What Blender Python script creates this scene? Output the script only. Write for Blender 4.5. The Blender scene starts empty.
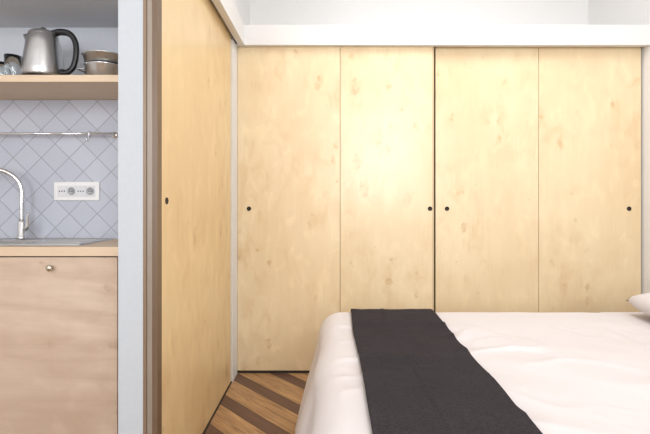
import bpy, bmesh, math, random
from mathutils import Vector, noise
random.seed(3)
S=bpy.context.scene
F=433.3; EZ=1.12
def PX(x,d): return (x-330)*d/F
def PZ(y,d): return EZ+(200-y)*d/F

# ---------------- helpers
def link(o):
    S.collection.objects.link(o); return o
def mesh_obj(name,bm,mat=None,smooth=False,parent=None,center=True):
    bmesh.ops.recalc_face_normals(bm,faces=bm.faces[:])
    c=Vector((0,0,0))
    if center and len(bm.verts):
        mn=Vector([min(v.co[i] for v in bm.verts) for i in range(3)])
        mx=Vector([max(v.co[i] for v in bm.verts) for i in range(3)])
        c=(mn+mx)/2
        for v in bm.verts: v.co-=c
    me=bpy.data.meshes.new(name); bm.to_mesh(me); bm.free()
    o=bpy.data.objects.new(name,me); o.location=c; link(o)
    if mat: me.materials.append(mat)
    if smooth:
        for p in me.polygons: p.use_smooth=True
    if parent: 
        o.parent=parent; o.location=c-parent.location
    return o
def empty(name,loc=(0,0,0)):
    e=bpy.data.objects.new(name,None); e.location=loc; e.empty_display_size=.1; return link(e)
def add_box(bm,x0,x1,y0,y1,z0,z1):
    vs=[bm.verts.new((x,y,z)) for x in (x0,x1) for y in (y0,y1) for z in (z0,z1)]
    for f in ((0,1,3,2),(4,6,7,5),(0,4,5,1),(2,3,7,6),(0,2,6,4),(1,5,7,3)):
        bm.faces.new([vs[i] for i in f])
def box(name,x0,x1,y0,y1,z0,z1,mat,parent=None,bevel=0):
    bm=bmesh.new(); add_box(bm,x0,x1,y0,y1,z0,z1)
    if bevel:
        bmesh.ops.bevel(bm,geom=bm.edges[:],offset=bevel,segments=2,affect='EDGES',profile=.5)
    return mesh_obj(name,bm,mat,False,parent)
def lathe(name,prof,cx,cy,mat,parent=None,n=40,axis='Z',cz=0):
    bm=bmesh.new(); rings=[]
    for r,z in prof:
        ring=[]
        for i in range(n):
            a=2*math.pi*i/n
            if axis=='Z': co=(cx+r*math.cos(a),cy+r*math.sin(a),z)
            elif axis=='Y': co=(cx+r*math.cos(a),z,cz+r*math.sin(a))
            else: co=(z,cy+r*math.cos(a),cz+r*math.sin(a))
            ring.append(bm.verts.new(co))
        rings.append(ring)
    for a,b in zip(rings,rings[1:]):
        for i in range(n): bm.faces.new((a[i],a[(i+1)%n],b[(i+1)%n],b[i]))
    bmesh.ops.remove_doubles(bm,verts=bm.verts[:],dist=1e-5)
    return mesh_obj(name,bm,mat,True,parent)
def catmull(pts,k=8):
    P=[Vector(p) for p in pts]; P=[P[0]*2-P[1]]+P+[P[-1]*2-P[-2]]; out=[]
    for i in range(1,len(P)-2):
        for j in range(k):
            t=j/k; a,b,c,d=P[i-1:i+3]
            out.append(.5*((2*b)+(-a+c)*t+(2*a-5*b+4*c-d)*t*t+(-a+3*b-3*c+d)*t**3))
    out.append(P[-2]); return out
def tube(name,pts,r,mat,parent=None,n=16,smooth=True,flat=1.0):
    P=catmull(pts) if smooth else [Vector(p) for p in pts]
    bm=bmesh.new(); rings=[]; up=None
    for i,p in enumerate(P):
        t=(P[min(i+1,len(P)-1)]-P[max(i-1,0)]).normalized()
        if up is None: up=t.orthogonal().normalized()
        up=(up-t*up.dot(t)).normalized(); s=t.cross(up)
        rr=r(i/(len(P)-1)) if callable(r) else r
        rings.append([bm.verts.new(p+up*math.cos(2*math.pi*j/n)*rr+s*math.sin(2*math.pi*j/n)*rr*flat) for j in range(n)])
    for a,b in zip(rings,rings[1:]):
        for i in range(n): bm.faces.new((a[i],a[(i+1)%n],b[(i+1)%n],b[i]))
    bm.faces.new(rings[0]); bm.faces.new(rings[-1][::-1])
    return mesh_obj(name,bm,mat,True,parent)

# ---------------- materials
class NT:
    def __init__(s,name):
        s.m=bpy.data.materials.new(name); s.m.use_nodes=True; s.t=s.m.node_tree; s.b=s.t.nodes['Principled BSDF']
    def n(s,typ,**kw):
        nd=s.t.nodes.new(typ)
        for k,v in kw.items(): setattr(nd,k,v)
        return nd
    def l(s,a,b): s.t.links.new(a,b)
    def math(s,op,a,b=None,c=None):
        nd=s.n('ShaderNodeMath',operation=op)
        for i,v in enumerate((a,b,c)):
            if v is None: continue
            if isinstance(v,(int,float)): nd.inputs[i].default_value=v
            else: s.l(v,nd.inputs[i])
        return nd.outputs[0]
    def mix(s,fac,a,b,mode='MIX'):
        nd=s.n('ShaderNodeMix',data_type='RGBA',blend_type=mode)
        for i,v in ((0,fac),(6,a),(7,b)):
            if isinstance(v,(int,float)): nd.inputs[i].default_value=v
            elif isinstance(v,tuple): nd.inputs[i].default_value=v
            else: s.l(v,nd.inputs[i])
        return nd.outputs[2]
    def ramp(s,inp,*stops):
        nd=s.n('ShaderNodeValToRGB'); cr=nd.color_ramp
        while len(cr.elements)<len(stops): cr.elements.new(.5)
        for e,(p,c) in zip(cr.elements,stops):
            e.position=p; e.color=c if isinstance(c,tuple) else (c,c,c,1)
        s.l(inp,nd.inputs[0]); return nd.outputs[0]
    def coords(s,scale=(1,1,1),loc=(0,0,0),rot=(0,0,0)):
        tc=s.n('ShaderNodeTexCoord'); mp=s.n('ShaderNodeMapping')
        mp.inputs['Scale'].default_value=scale; mp.inputs['Location'].default_value=loc; mp.inputs['Rotation'].default_value=rot
        s.l(tc.outputs['Object'],mp.inputs[0]); return mp.outputs[0]
    def noise(s,vec,scale,detail=3,dist=0,rough=.5):
        nd=s.n('ShaderNodeTexNoise'); s.l(vec,nd.inputs['Vector'])
        nd.inputs['Scale'].default_value=scale; nd.inputs['Detail'].default_value=detail
        nd.inputs['Distortion'].default_value=dist; nd.inputs['Roughness'].default_value=rough
        return nd.outputs[0]
    def bump(s,h,st=.1,d=.01):
        nd=s.n('ShaderNodeBump'); nd.inputs['Strength'].default_value=st; nd.inputs['Distance'].default_value=d
        s.l(h,nd.inputs['Height']); s.l(nd.outputs[0],s.b.inputs['Normal'])
def srgb(r,g,b):
    f=lambda c:(c/255/12.92 if c/255<=.04045 else ((c/255+.055)/1.055)**2.4)
    return (f(r),f(g),f(b),1)
def plain(name,col,rough=.6,metal=0,bump=0,bscale=60,var=.04):
    m=NT(name); v=m.coords(); h=m.noise(v,bscale)
    dark=tuple(c*(1-var*2) for c in col[:3])+(1,)
    m.l(m.mix(h,dark,col),m.b.inputs['Base Color'])
    m.b.inputs['Roughness'].default_value=rough; m.b.inputs['Metallic'].default_value=metal
    if bump: m.bump(h,bump,.003)
    return m.m
def plywood(name,base,dark,loc=(0,0,0),horiz=False,knot=1.0,rough=.38,spec=.5,grain=1.0):
    m=NT(name)
    sc=lambda k:(k,1,1) if horiz else (1,1,k)
    v=m.coords((1,1,1),loc)
    vs=m.coords(sc(.16),loc)
    vm=m.coords(sc(.6),loc)
    n1=m.noise(vs,3,3,.4)
    rings=m.math('FRACT',m.math('MULTIPLY',n1,8.0))
    rings=m.math('ABSOLUTE',m.math('SUBTRACT',rings,.5))
    fine=m.noise(m.coords(sc(.02),loc),220,2)
    broad=m.noise(v,1.6,3)
    c=m.mix(m.math('MULTIPLY',m.ramp(broad,(.35,0.0),(.65,1.0)),.22),base,dark)
    c=m.mix(m.math('MULTIPLY',rings,.14*grain),c,dark)
    c=m.mix(m.math('MULTIPLY',m.ramp(fine,(.5,0.0),(.75,1.0)),.12),c,dark)
    clump=m.ramp(m.noise(v,2.3,2),(.42,.15),(.56,1.0))
    bl=m.noise(vm,12,3,.5,.5)
    c=m.mix(m.math('MULTIPLY',m.math('MULTIPLY',m.ramp(bl,(.5,0.0),(.66,1.0)),clump),.22*knot),c,dark)
    hi=m.ramp(bl,(.32,1.0),(.45,0.0))
    c=m.mix(m.math('MULTIPLY',hi,.25*knot),c,tuple(min(1,x*1.15) for x in base[:3])+(1,))
    wn=m.n('ShaderNodeTexNoise'); wn.inputs['Scale'].default_value=26; m.l(v,wn.inputs['Vector'])
    deep=tuple(x*.8 for x in dark[:3])+(1,)
    for scl,th,st,ey in ((6.5,.42,.52,.80),(12,.55,.46,.88)):
        sv=m.n('ShaderNodeVectorMath',operation='MULTIPLY_ADD'); m.l(wn.outputs['Color'],sv.inputs[0]); sv.inputs[1].default_value=(.045,.045,.045); m.l(vm,sv.inputs[2])
        vor=m.n('ShaderNodeTexVoronoi'); vor.inputs['Scale'].default_value=scl; m.l(sv.outputs[0],vor.inputs['Vector'])
        sep=m.n('ShaderNodeSeparateColor'); m.l(vor.outputs['Color'],sep.inputs[0])
        sel=m.math('GREATER_THAN',sep.outputs[0],th)
        d=vor.outputs['Distance']
        ring=m.ramp(d,(.05,0.0),(.12,.8),(.16,1.0),(.25,0.0))
        ring=m.math('MULTIPLY',ring,m.ramp(m.noise(v,scl*2.4,2,.3),(.46,0.0),(.6,1.0)))
        ring=m.math('MULTIPLY',m.math('MULTIPLY',ring,m.math('MULTIPLY',sel,clump)),min(1,st*knot))
        c=m.mix(ring,c,deep)
        glow=m.math('MULTIPLY',m.math('MULTIPLY',m.ramp(d,(.0,1.0),(.32,0.0)),sel),m.math('MULTIPLY',clump,.34*knot))
        c=m.mix(glow,c,dark)
        eye=m.math('MULTIPLY',m.math('MULTIPLY',m.ramp(d,(.02,1.0),(.06,0.0)),m.math('GREATER_THAN',sep.outputs[1],ey)),min(1,.6*knot))
        c=m.mix(eye,c,tuple(x*.45 for x in dark[:3])+(1,))
    m.l(c,m.b.inputs['Base Color'])
    m.b.inputs['Roughness'].default_value=rough
    m.b.inputs['Specular IOR Level'].default_value=spec
    m.bump(m.math('ADD',m.noise(v,3,2),m.math('MULTIPLY',bl,.12)),.12,.01)
    return m.m
BIRCH=srgb(234,214,177); BIRD=srgb(202,158,104)
ply=[plywood('birch_ply_%d'%i,BIRCH,BIRD,(i*3.1+1,i*1.7,i*2.3),knot=k,rough=.27) for i,k in enumerate((1.25,.9,.85,1.05))]
plyL=plywood('birch_ply_gold',srgb(228,202,156),srgb(194,148,90),(9,4,7),knot=.95,rough=.3)
plyK=plywood('poplar_ply',srgb(214,193,172),srgb(162,126,100),(2,8,1),horiz=True,knot=.8,rough=.5,grain=4.0)
plyS=plywood('pine_shelf',srgb(226,204,176),srgb(180,140,102),(5,8,1),horiz=True,knot=.2,rough=.5)
white=plain('white_plaster',srgb(242,240,238),.8,bump=.06)
white2=plain('white_paint_trim',srgb(230,228,226),.5)
bluewall=plain('pale_blue_plaster',srgb(206,210,217),.8,bump=.06)
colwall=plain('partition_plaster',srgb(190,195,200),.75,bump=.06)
ceilm=plain('ceiling_paint',srgb(244,244,243),.9)
darkgap=plain('dark_recess',srgb(50,42,34),.8)
jointm=plain('ply_joint',srgb(150,118,78),.7)
steel=plain('brushed_steel',(.62,.62,.62,1),.28,1.0,var=.03,bscale=200)
chrome=plain('chrome',(.75,.76,.78,1),.12,1.0,var=.0)
blackp=plain('black_plastic',srgb(28,28,30),.35)
whitep=plain('white_plastic',srgb(240,240,240),.35)
greyp=plain('grey_plastic',srgb(170,172,176),.4)
brass=plain('nickel_knob',(.65,.6,.5,1),.25,1.0)
edgeb=plywood('ply_edge_brown',srgb(134,112,92),srgb(84,62,44),(1,1,1),knot=.2,grain=2)
edged=plywood('ply_edge_dark',srgb(112,90,70),srgb(66,46,32),(3,1,1),knot=.2,grain=2)
edgeg=plywood('ply_edge_grey',srgb(156,144,130),srgb(100,80,60),(5,1,1),knot=.2)
g=NT('clear_glass'); g.b.inputs['Transmission Weight'].default_value=1; g.b.inputs['Roughness'].default_value=.03; g.b.inputs['IOR'].default_value=1.45
g.l(g.mix(g.noise(g.coords(),5),(.93,.96,.97,1),(.97,.99,1,1)),g.b.inputs['Base Color']); glass=g.m

# tiles
t=NT('diagonal_blue_tiles')
tc=t.n('ShaderNodeTexCoord'); sx=t.n('ShaderNodeSeparateXYZ'); t.l(tc.outputs['Object'],sx.inputs[0])
cb=t.n('ShaderNodeCombineXYZ'); t.l(sx.outputs[0],cb.inputs[0]); t.l(sx.outputs[2],cb.inputs[1])
mp=t.n('ShaderNodeMapping'); mp.inputs['Rotation'].default_value=(0,0,math.radians(45)); mp.inputs['Location'].default_value=(.03,.02,0); t.l(cb.outputs[0],mp.inputs[0])
br=t.n('ShaderNodeTexBrick'); br.offset=0; br.squash=1
br.inputs['Scale'].default_value=1; br.inputs['Brick Width'].default_value=.105; br.inputs['Row Height'].default_value=.105
br.inputs['Mortar Size'].default_value=.0022; br.inputs['Mortar Smooth'].default_value=.3
br.inputs['Color1'].default_value=srgb(186,190,202); br.inputs['Color2'].default_value=srgb(195,199,210); br.inputs['Mortar'].default_value=srgb(150,152,160)
t.l(mp.outputs[0],br.inputs['Vector'])
nn=t.noise(mp.outputs[0],25,3)
t.l(t.mix(t.math('MULTIPLY',nn,.2),br.outputs['Color'],srgb(174,179,192)),t.b.inputs['Base Color'])
t.b.inputs['Roughness'].default_value=.3
t.bump(t.math('SUBTRACT',t.math('MULTIPLY',nn,.15),br.outputs['Fac']),.35,.003)
tiles=t.m

# floor
f=NT('striped_parquet')
tc=f.n('ShaderNodeTexCoord'); sx=f.n('ShaderNodeSeparateXYZ'); f.l(tc.outputs['Object'],sx.inputs[0])
p=f.math('MULTIPLY',f.math('ADD',sx.outputs[0],sx.outputs[1]),.7071)
q=f.math('MULTIPLY',f.math('SUBTRACT',sx.outputs[0],sx.outputs[1]),.7071)
per=.225
pm=f.math('FRACT',f.math('MULTIPLY',f.math('ADD',p,10.03),1/per))
dk=f.math('LESS_THAN',pm,.34)
cv=f.n('ShaderNodeCombineXYZ'); f.l(f.math('MULTIPLY',p,14),cv.inputs[0]); f.l(f.math('MULTIPLY',q,1.2),cv.inputs[1])
gr=f.noise(cv.outputs[0],4,5,.6,.6)
oak=f.mix(f.ramp(gr,(.3,0.0),(.7,1.0)),srgb(136,100,68),srgb(198,158,112)); wal=f.mix(gr,srgb(76,52,42),srgb(118,86,70))
c=f.mix(dk,oak,wal)
def seam(at,w=.012):
    return f.math('LESS_THAN',f.math('ABSOLUTE',f.math('SUBTRACT',pm,at)),w)
sm=f.math('MAXIMUM',f.math('MAXIMUM',seam(.0),seam(.34)),f.math('MAXIMUM',seam(.67,.006),seam(1.0)))
c=f.mix(f.math('MULTIPLY',sm,.7),c,srgb(50,32,20))
f.l(c,f.b.inputs['Base Color']); f.b.inputs['Roughness'].default_value=.4
f.bump(f.math('SUBTRACT',gr,sm),.12,.003)
floorm=f.m

# cloth
def cloth(name,col,rough=.9,scale=500,bs=.2,sheen=.3,lift=.95):
    m=NT(name); v=m.coords()
    w1=m.noise(v,6,3); w2=m.noise(m.coords((1,1,1)),scale,2)
    m.l(m.mix(m.math('ADD',m.math('MULTIPLY',w1,.4),m.math('MULTIPLY',m.ramp(w2,(.35,0.0),(.65,1.0)),.6)),tuple(c*lift for c in col[:3])+(1,),col),m.b.inputs['Base Color'])
    m.b.inputs['Roughness'].default_value=rough; m.b.inputs['Sheen Weight'].default_value=sheen
    m.b.inputs['Specular IOR Level'].default_value=.15
    m.bump(m.math('ADD',w2,m.math('MULTIPLY',w1,1.5)),bs,.003); return m.m
duvm=cloth('white_cotton',srgb(217,210,209),sheen=.05,lift=.97); runm=cloth('charcoal_weave',srgb(62,57,60),.95,170,.8,.0,.5)
bedw=plain('bed_base_wood',srgb(150,115,80),.6)

# ---------------- room
XL,XR,YB,YR,H=-2.4,2.045,3.43,-1.7,3.0
box('floor',XL-.1,XR+.1,YR-.1,YB+.1,-.08,0,floorm)
box('ceiling',XL-.1,XR+.1,YR-.1,YB+.1,H,H+.08,ceilm)
box('wall_back',-.744,XR+.1,YB,YB+.1,0,H,white)
box('wall_right',XR,XR+.1,YR,YB,0,H,white)
box('wall_left',XL-.1,XL,YR,2.3,0,H,white)
KB=2.3
box('wall_kitchen',XL-.1,-.744,KB+.012,KB+.11,0,H,bluewall)
box('trim_backsplash',XL,-.744,KB,KB+.012,.875,1.651,tiles)
# rear wall with two window openings
W=[(-2.1,-.9,.9,2.5),(.1,1.5,1.05,2.7)]
bm=bmesh.new()
xs=[XL-.1,W[0][0],W[0][1],W[1][0],W[1][1],XR+.1]
add_box(bm,xs[0],xs[1],YR-.1,YR,0,H); add_box(bm,xs[2],xs[3],YR-.1,YR,0,H); add_box(bm,xs[4],xs[5],YR-.1,YR,0,H)
for w in W:
    add_box(bm,w[0],w[1],YR-.1,YR,0,w[2]); add_box(bm,w[0],w[1],YR-.1,YR,w[3],H)
mesh_obj('wall_rear',bm,white)
for i,w in enumerate(W):
    bm=bmesh.new(); y0,y1=YR-.08,YR-.03
    add_box(bm,w[0],w[0]+.06,y0,y1,w[2],w[3]); add_box(bm,w[1]-.06,w[1],y0,y1,w[2],w[3])
    add_box(bm,w[0]+.06,w[1]-.06,y0,y1,w[2],w[2]+.06); add_box(bm,w[0]+.06,w[1]-.06,y0,y1,w[3]-.06,w[3])
    mx=(w[0]+w[1])/2; add_box(bm,mx-.04,mx+.04,y0,y1,w[2]+.06,w[3]-.06)
    mesh_obj('window_%d'%(i+1),bm,white2)
# partition
box('wall_partition',-.744,-.634,1.56,YB,0,H,white)
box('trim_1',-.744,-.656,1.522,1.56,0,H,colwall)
jam=empty('door_jamb',(-.63,1.53,0))
box('ply_edge_outer',-.656,-.645,1.520,1.56,0,H,edgeb,jam)
box('ply_edge_core',-.645,-.624,1.526,1.56,0,H,edgeg,jam)
box('ply_edge_inner',-.624,-.6055,1.520,1.56,0,H,edged,jam)
# soffit over kitchen
box('ceiling_soffit',XL,-.744,1.85,KB+.012,2.04,2.2,bluewall)
# fascias
fz0,fz1=2.108,2.236
box('trim_2',-.634,XR-.002,2.76,2.795,fz0,fz1,white2)
box('trim_3',-.585,-.545,1.56,2.76,fz0,fz1,white2)
box('trim_4',-.634,-.585,1.56,2.76,fz0+.03,fz1,white2)
box('trim_5',-.634,-.598,2.665,2.795,0,fz0,white2)
# left sliding door
def hole(name,x,y,z,mat,parent,axis='Y',s=-1,r=.0125):
    a=[(0.0001,s*.001),(r*.75,s*.001),(r*.8,s*.003),(r,s*.003),(r,s*0)]
    if axis=='Y': return lathe(name,[(q[0],y+q[1]) for q in a],x,0,mat,parent,24,'Y',z)
    return lathe(name,[(q[0],x+q[1]) for q in a],0,y,mat,parent,24,'X',z)
d1=empty('door_1',(-.62,2.1,0))
box('leaf',-.630,-.606,1.562,2.655,.012,2.13,plyL,d1)
box('floor_track',-.634,-.602,1.562,2.66,0,.008,darkgap,d1)
hole('finger_pull',-.606,.606*F/(330-166.5),1.117,darkgap,d1,'X',1)
# wardrobe
wd=empty('sliding_door_wardrobe',(.7,3.1,0))
yd=2.80
def pan(name,xa,xb,mat,y=yd): 
    return box(name,PX(xa,y),PX(xb,y),y,y+.02,.018,fz0+.03,mat,wd,.0008)
pan('door_panel_1',237.3,339.9,ply[0]); pan('door_panel_2',340.35,432.5,ply[1])
box('stile_edge',PX(432.5,yd),PX(434,yd),yd,yd+.022,.018,fz0+.03,plain('birch_edge',srgb(206,180,140),.6),wd)
y2=yd+.03
pan('door_panel_3',435.5,538.4,ply[2],y2); pan('door_panel_4',538.85,641,ply[3],y2)
box('joint_backer_1',PX(338,yd),PX(342,yd),yd+.0201,yd+.025,.018,fz0+.03,jointm,wd)
box('joint_backer_2',PX(537,y2),PX(541,y2),y2+.0201,y2+.025,.018,fz0+.03,jointm,wd)
for i,(x,y) in enumerate(((249,yd),(430,yd),(447,y2),(629,y2))):
    hole('finger_pull_%d'%(i+1),PX(x,y),y,PZ(208.7,y),darkgap,wd,r=.0145)
XW=XR-.006
box('backing',-.62,XW,y2+.04,y2+.055,0,fz0+.03,darkgap,wd)
box('plinth_track',-.598,XW,yd+.002,y2+.03,0,.014,darkgap,wd)
box('top_panel',-.63,XW,2.80,YB-.005,fz0+.035,fz0+.055,white2,wd)

# ---------------- kitchen
kc=empty('kitchen_counter',(-1.5,2.1,0))
CF=1.9; zt=.914
sx0,sx1,sy0,sy1=-2.0,-1.42,1.98,2.2
bm=bmesh.new()
add_box(bm,XL+.005,sx0,CF,KB,zt-.04,zt); add_box(bm,sx1,-.75,CF,KB,zt-.04,zt)
add_box(bm,sx0,sx1,CF,sy0,zt-.04,zt); add_box(bm,sx0,sx1,sy1,KB,zt-.04,zt)
mesh_obj('countertop',bm,plyS,False,kc)
xg=PX(115.5,CF)
box('cabinet_front',-1.72,xg,CF+.015,CF+.035,.08,zt-.047,plyK,kc,.001)
box('cabinet_front_left',XL+.01,-1.726,CF+.015,CF+.035,.08,zt-.047,plyK,kc,.001)
box('filler_panel',xg+.012,-.75,CF+.015,CF+.035,0,zt-.042,plyK,kc)
box('carcass',XL+.01,-.75,CF+.04,KB-.005,.08,zt-.16,darkgap,kc)
box('toe_kick',XL+.01,-.75,CF+.06,CF+.08,0,.08,darkgap,kc)
box('carcass_rail',XL+.01,-.75,CF+.038,CF+.055,zt-.16,zt-.04,darkgap,kc)
kx,kz=PX(50,CF),PZ(268,CF)
lathe('cabinet_knob',[(.0001,CF-.014),(.010,CF-.013),(.014,CF-.009),(.014,CF-.004),(.008,CF),(.008,CF+.015)],kx,0,brass,kc,24,'Y',kz)
# sink
sk=empty('kitchen_sink',(-1.7,2.1,zt))
bm=bmesh.new()
X0,X1,Y0,Y1=-2.03,-1.13,1.955,2.265
def ringr(x0,x1,y0,y1,z): return [bm.verts.new(c) for c in ((x0,y0,z),(x1,y0,z),(x1,y1,z),(x0,y1,z))]
R=[ringr(X0,X1,Y0,Y1,zt+.001),ringr(X0+.003,X1-.003,Y0+.003,Y1-.003,zt+.007),ringr(X0+.012,X1-.012,Y0+.012,Y1-.012,zt+.007),ringr(X0+.016,X1-.016,Y0+.016,Y1-.016,zt+.004),
   ringr(sx0+.01,sx1-.01,sy0+.01,sy1-.01,zt+.004),ringr(sx0+.025,sx1-.025,sy0+.02,sy1-.02,zt-.14)]
for a,b in zip(R,R[1:]):
    for i in range(4): bm.faces.new((a[i],a[(i+1)%4],b[(i+1)%4],b[i]))
bm.faces.new(R[-1])
mesh_obj('sink_basin',bm,steel,False,sk)
for i in range(6):
    box('drain_rib_%d'%i,-1.38,-1.17,2.0+i*.038,2.008+i*.038,zt+.0035,zt+.0065,steel,sk)
# faucet
fd=2.22; fx=PX(22,fd); zb=zt+.0075
fc=empty('kitchen_faucet',(fx,fd,zb))
lathe('faucet_base',[(.0001,zb),(.027,zb),(.027,zb+.008),(.021,zb+.014),(.021,zb+.085),(.016,zb+.095),(.0001,zb+.095)],fx,fd,chrome,fc)
zc=PZ(192,fd); ra=.115
pts=[(fx,fd,zb+.09),(fx,fd,zb+.2),(fx,fd,zc)]
for i in range(1,9):
    a=math.pi*i/8; pts.append((fx-ra*(1-math.cos(a)),fd-.05*(1-math.cos(a)),zc+ra*math.sin(a)))
pts.append((fx-2*ra,fd-.1,zc-.04))
tube('faucet_spout',pts,.0115,chrome,fc)
tube('faucet_nozzle',[(fx-2*ra,fd-.1,zc-.03),(fx-2*ra,fd-.1,zc-.075)],.015,chrome,fc,smooth=False)
tube('faucet_lever',[(fx+.015,fd-.005,zb+.05),(fx+.035,fd-.012,zb+.055),(fx+.04,fd-.015,zb+.09),(fx+.045,fd-.018,zb+.13)],lambda t:.011-.005*t,chrome,fc)
# shelf
sf=1.95; zs=1.683
shf=empty('kitchen_shelf',(-1.5,2.1,zs))
box('shelf_board',XL+.005,-.75,sf,KB+.01,1.652,zs,plyS,shf,.001)
# rail
rl=empty('utensil_rail',(-1.4,2.26,1.47))
rz=PZ(134,2.26); xr=PX(112,2.26)
tube('rail_bar',[(-2.2,2.25,rz),(xr,2.25,rz)],.006,chrome,rl,smooth=False)
for i,x in enumerate((xr-.005,-1.9)):
    tube('rail_bracket_%d'%i,[(x,2.25,rz),(x,KB,rz)],.007,chrome,rl,smooth=False)
    lathe('rail_flange_%d'%i,[(.0001,KB-.006),(.016,KB-.006),(.018,KB)],x,0,chrome,rl,20,'Y',rz)
xh=PX(90,2.25)
tube('rail_hook',[(xh,2.262,rz-.004),(xh,2.258,rz+.012),(xh,2.243,rz+.012),(xh,2.24,rz-.02),(xh,2.235,rz-.04),(xh,2.222,rz-.04),(xh,2.22,rz-.028)],.002,chrome,rl,8)
# outlet
ox0,ox1=PX(55,KB),PX(100,KB); oz0,oz1=PZ(200.5,KB),PZ(182,KB)
so=empty('wall_socket',((ox0+ox1)/2,KB,(oz0+oz1)/2))
box('cover_plate',ox0,ox1,KB-.010,KB,oz0,oz1,whitep,so,.003)
insm=plain('socket_insert',srgb(222,223,226),.4)
zc2=(oz0+oz1)/2
mw=(ox1-ox0-.04)/4
for i in range(4):
    xa=ox0+.02+i*mw
    box('module_%d'%i,xa+.001,xa+mw-.001,KB-.013,KB-.009,oz0+.02,oz1-.02,insm,so,.001)
    xx=xa+mw/2
    if i in (0,2):
        for k,dx in enumerate((-.013,0,.013)):
            lathe('socket_pin_%d_%d'%(i,k),[(.0001,KB-.0138),(.0034,KB-.0138),(.0034,KB-.0125)],xx+dx,0,blackp,so,12,'Y',zc2)
    else:
        lathe('socket_well_%d'%i,[(.0001,KB-.0135),(.0175,KB-.0135),(.018,KB-.0155),(.020,KB-.0155),(.021,KB-.0125)],xx,0,greyp,so,24,'Y',zc2)
        for k,dx in enumerate((-.009,0,.009)):
            lathe('socket_pin_%d_%d'%(i,k),[(.0001,KB-.0145),(.0026,KB-.0145),(.0026,KB-.0135)],xx+dx,0,blackp,so,10,'Y',zc2)
# kettle
kd=2.08; kx=PX(43.5,kd); kt=empty('electric_kettle',(kx,kd,zs))
z=zs
lathe('power_base',[(.0001,z),(.085,z),(.088,z+.006),(.085,z+.018),(.0001,z+.02)],kx,kd,blackp,kt)
lathe('kettle_body',[(.0001,z+.021),(.082,z+.021),(.088,z+.03),(.087,z+.06),(.082,z+.12),(.073,z+.18),(.066,z+.215),(.063,z+.222)],kx,kd,steel,kt,48)
lathe('kettle_lid',[(.063,z+.221),(.062,z+.232),(.05,z+.243),(.02,z+.247),(.0001,z+.247)],kx,kd,steel,kt)
lathe('lid_knob',[(.012,z+.246),(.014,z+.258),(.008,z+.263),(.0001,z+.264)],kx,kd,blackp,kt,20)
bm=bmesh.new()
sp=[((-.060,-.02,.15),(-.060,.02,.15),(-.068,0,.15)),((-.058,-.028,.2),(-.058,.028,.2),(-.088,0,.2)),((-.052,-.032,.226),(-.052,.032,.226),(-.1,0,.232))]
rr=[[bm.verts.new((kx+a,kd+b,z+c)) for a,b,c in s] for s in sp]
for a,b in zip(rr,rr[1:]):
    for i in range(3): bm.faces.new((a[i],a[(i+1)%3],b[(i+1)%3],b[i]))
bm.faces.new(rr[-1])
mesh_obj('kettle_spout',bm,steel,True,kt)
tube('kettle_handle',[(kx+.045,kd,z+.235),(kx+.085,kd,z+.243),(kx+.128,kd,z+.232),(kx+.154,kd,z+.19),(kx+.156,kd,z+.13),(kx+.142,kd,z+.075),(kx+.115,kd,z+.05),(kx+.085,kd,z+.052)],lambda t:.0125,blackp,kt,16,True,1.3)
# bowls
bx,bd=PX(106,2.08),2.08
bw=empty('steel_saucepan',(bx,bd,zs))
lathe('pan_body',[(.0001,z),(.08,z),(.088,z+.006),(.09,z+.07),(.094,z+.073),(.091,z+.074),(.087,z+.07),(.085,z+.008),(.0001,z+.005)],bx,bd,steel,bw,48)
tube('pan_side_handle',[(bx-.088,bd-.03,z+.058),(bx-.118,bd-.028,z+.06),(bx-.124,bd,z+.061),(bx-.118,bd+.028,z+.06),(bx-.088,bd+.03,z+.058)],.004,steel,bw,10)
zz=z+.0745
b2=empty('mixing_bowl',(bx,bd,zz))
lathe('bowl_shell',[(.0001,zz+.001),(.04,zz+.001),(.088,zz+.002),(.098,zz+.045),(.103,zz+.047),(.096,zz+.046),(.085,zz+.008),(.0001,zz+.006)],bx,bd,steel,b2,48)
# glasses
for gx,dd in ((2,.08),(13,-.03)):
    gy=2.1+dd; gx_=PX(gx,gy)
    e=empty('drinking_glass',(gx_,gy,zs)); 
    lathe('glass_body',[(.0001,z),(.028,z),(.033,z+.06),(.036,z+.125),(.0345,z+.125),(.031,z+.06),(.026,z+.008),(.0001,z+.007)],gx_,gy,glass,e,32)

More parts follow.
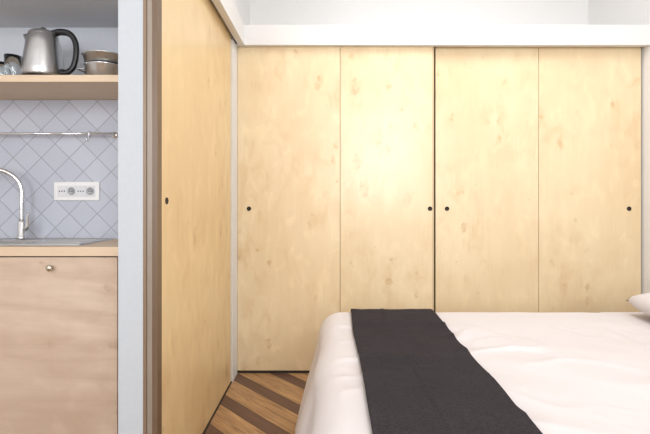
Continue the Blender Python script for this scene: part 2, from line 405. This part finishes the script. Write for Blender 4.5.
# ---------------- bed
bx0,by0,by1,bx1=.055,.6,2.10,1.99
TOP=.568; R_=.10
bed=empty('bed',(1.0,1.35,0))
def drape(a,b,off=0,maxd=.60):
    ex=0
    if a<bx0: ex=bx0-a
    ey=0;s=0
    if b<by0: ey=by0-b; s=-1
    if b>by1: ey=b-by1; s=1
    e=math.hypot(ex,ey)
    x=max(a,bx0); y=min(max(b,by0),by1)
    w=noise.noise(Vector((a*2.0,b*2.3,1)))*.014+noise.noise(Vector((a*5+b*3,b*6,4)))*.006
    wx=a+noise.noise(Vector((a*3,b*3,20)))*.10; wy=b+noise.noise(Vector((a*3,b*3,30)))*.10
    rg=1-abs(noise.noise(Vector((wx*2.5+wy*4.5,wy*2.0-wx*3.0,9))))*3.5
    mask=max(0,noise.noise(Vector((a*2.8,b*2.8,40)))+.2)
    w+=max(0,rg)**2*.018*mask
    rg2=1-abs(noise.noise(Vector((wx*7-wy*3,wy*8+wx*2,15))))*4
    w+=max(0,rg2)**2*.006*max(0,noise.noise(Vector((a*4,b*4,50)))+.1)
    w-=.010
    w*=max(0,min(1,1-e/.12))
    if y>by1-.25: w*=max(.35,(by1-y)/.25)
    if x>1.33: w=min(w,0)*.3
    if e<1e-9:
        return Vector((x,y,TOP+w+off))
    ux,uy=-ex/e,s*ey/e
    e=min(e,maxd)
    if e<R_*math.pi/2:
        th=e/R_; out=R_*math.sin(th); dn=R_*(1-math.cos(th)); nout,nz=math.sin(th),math.cos(th)
    else:
        r=e-R_*math.pi/2; out=R_+r*.22; dn=R_+r*.98; nout,nz=1,0.2
    fold=noise.noise(Vector((x*5+ux*.6,y*5+uy*.6,dn*.8)))*.05*min(1,dn/.3)+noise.noise(Vector((x*12,y*12,dn*3+5)))*.012*min(1,dn/.2)
    out+=fold
    return Vector((x+ux*(out+off*nout),y+uy*(out+off*nout),TOP-dn+off*nz+w))
def sheet(name,a0,a1,b0,b1,na,nb,off,maxd,mat,parent,thick,edgefn=None,hfn=None):
    bm=bmesh.new(); V=[]
    for i in range(na+1):
        row=[]
        for j in range(nb+1):
            b=b0+(b1-b0)*j/nb; a=a0+(a1-a0)*i/na
            if edgefn: a+=edgefn(b,i/na)
            row.append(bm.verts.new(drape(a,b,off+(hfn(a,b) if hfn else 0),maxd)))
        V.append(row)
    for i in range(na):
        for j in range(nb): bm.faces.new((V[i][j],V[i+1][j],V[i+1][j+1],V[i][j+1]))
    bmesh.ops.remove_doubles(bm,verts=bm.verts[:],dist=1e-5)
    o=mesh_obj(name,bm,mat,True,parent)
    m=o.modifiers.new('thick','SOLIDIFY'); m.thickness=thick; m.offset=0
    return o
sheet('duvet',bx0-.61,bx1,by0-.61,by1+.61,300,320,0,.605,duvm,bed,.012)
box('mattress',bx0+.02,bx1,by0-.04,by1+.04,.28,TOP-.045,duvm,bed,.03)
box('bed_base',bx0+.04,bx1,by0-.02,by1+.02,.16,.28,bedw,bed,.01)
for i,(x,y) in enumerate(((bx0+.1,by0+.06),(bx0+.1,by1-.06),(bx1-.08,by0+.06),(bx1-.08,by1-.06))):
    lathe('bed_leg_%d'%i,[(.0001,0),(.022,0),(.03,.16),(.0001,.16)],x,y,bedw,bed,20)
ru=empty('bed_runner',(.3,1.35,TOP))
def rh(a,b):
    u=a-.015*math.sin(b*2.1)
    k=max(0,1-abs(u-.27)/.012)*.003
    return k+abs(noise.noise(Vector((a*9+b*2,b*3,6))))*.006
sheet('runner_cloth',.10,.495,by0-.45,by1+.45,110,300,.018,.45,runm,ru,.008,
      lambda b,t:.008*noise.noise(Vector((b*2.5,t*1.5,3))),rh)
# pillow
def pillow(cx,cy,cz,lx,ly,h,ry):
    bm=bmesh.new(); n=28; top=[];bot=[]
    def pt(i,j,s):
        u=-1+2*i/n; v=-1+2*j/n
        k=(max(0,1-u**4)*max(0,1-v**4))**.45
        pin=1-.06*(u*u*v*v)
        x=u*lx/2*pin; y=v*ly/2*pin
        z=s*h/2*k+.006*noise.noise(Vector((u*3,v*3,s)))*k
        X=x*math.cos(ry)-z*math.sin(ry); Z=x*math.sin(ry)+z*math.cos(ry)
        return (cx+X,cy+y,cz+Z)
    for s,g in ((1,top),(-1,bot)):
        for i in range(n+1): g.append([bm.verts.new(pt(i,j,s)) for j in range(n+1)])
    for g in (top,bot):
        for i in range(n):
            for j in range(n): bm.faces.new((g[i][j],g[i+1][j],g[i+1][j+1],g[i][j+1]))
    bmesh.ops.remove_doubles(bm,verts=bm.verts[:],dist=1e-4)
    return mesh_obj('pillow',bm,duvm,True)
pillow(1.685,1.72,TOP+.077,.60,.72,.13,.0)
pillow(1.685,.96,TOP+.077,.60,.72,.13,.0)

# ---------------- light
wld=bpy.data.worlds.new('World'); S.world=wld; wld.use_nodes=True
wld.node_tree.nodes['Background'].inputs[0].default_value=(.85,.92,1,1); wld.node_tree.nodes['Background'].inputs[1].default_value=1.5
def area(name,loc,sx,sy,p,col,rot):
    l=bpy.data.lights.new(name,'AREA'); l.shape='RECTANGLE'; l.size=sx; l.size_y=sy; l.energy=p; l.color=col
    o=bpy.data.objects.new(name,l); o.location=loc; o.rotation_euler=rot; link(o)
for w,p,c,nm in ((W[0],37,(.94,.965,1),'window_daylight'),(W[1],64,(.97,.985,1),'window_daylight')):
    area(nm,((w[0]+w[1])/2,YR+.0,(w[2]+w[3])/2),w[1]-w[0]-.1,w[3]-w[2]-.1,p,c,(math.radians(90),0,0))
area('added_ceiling_fill',(.8,1.9,H-.03),.9,.9,22,(.96,.975,1),(0,0,0))  # unseen fill lamp, added to brighten the wall above the wardrobe

cam=bpy.data.cameras.new('camera'); cam.lens=24; cam.sensor_width=36; cam.sensor_fit='HORIZONTAL'
cam.shift_x=-5/650; cam.shift_y=-17/650; cam.clip_start=.02
co=bpy.data.objects.new('camera',cam); co.location=(0,0,EZ); co.rotation_euler=(math.radians(90),0,0); link(co)
S.camera=co
S.view_settings.view_transform='Standard'; S.view_settings.look='None'; S.view_settings.exposure=0
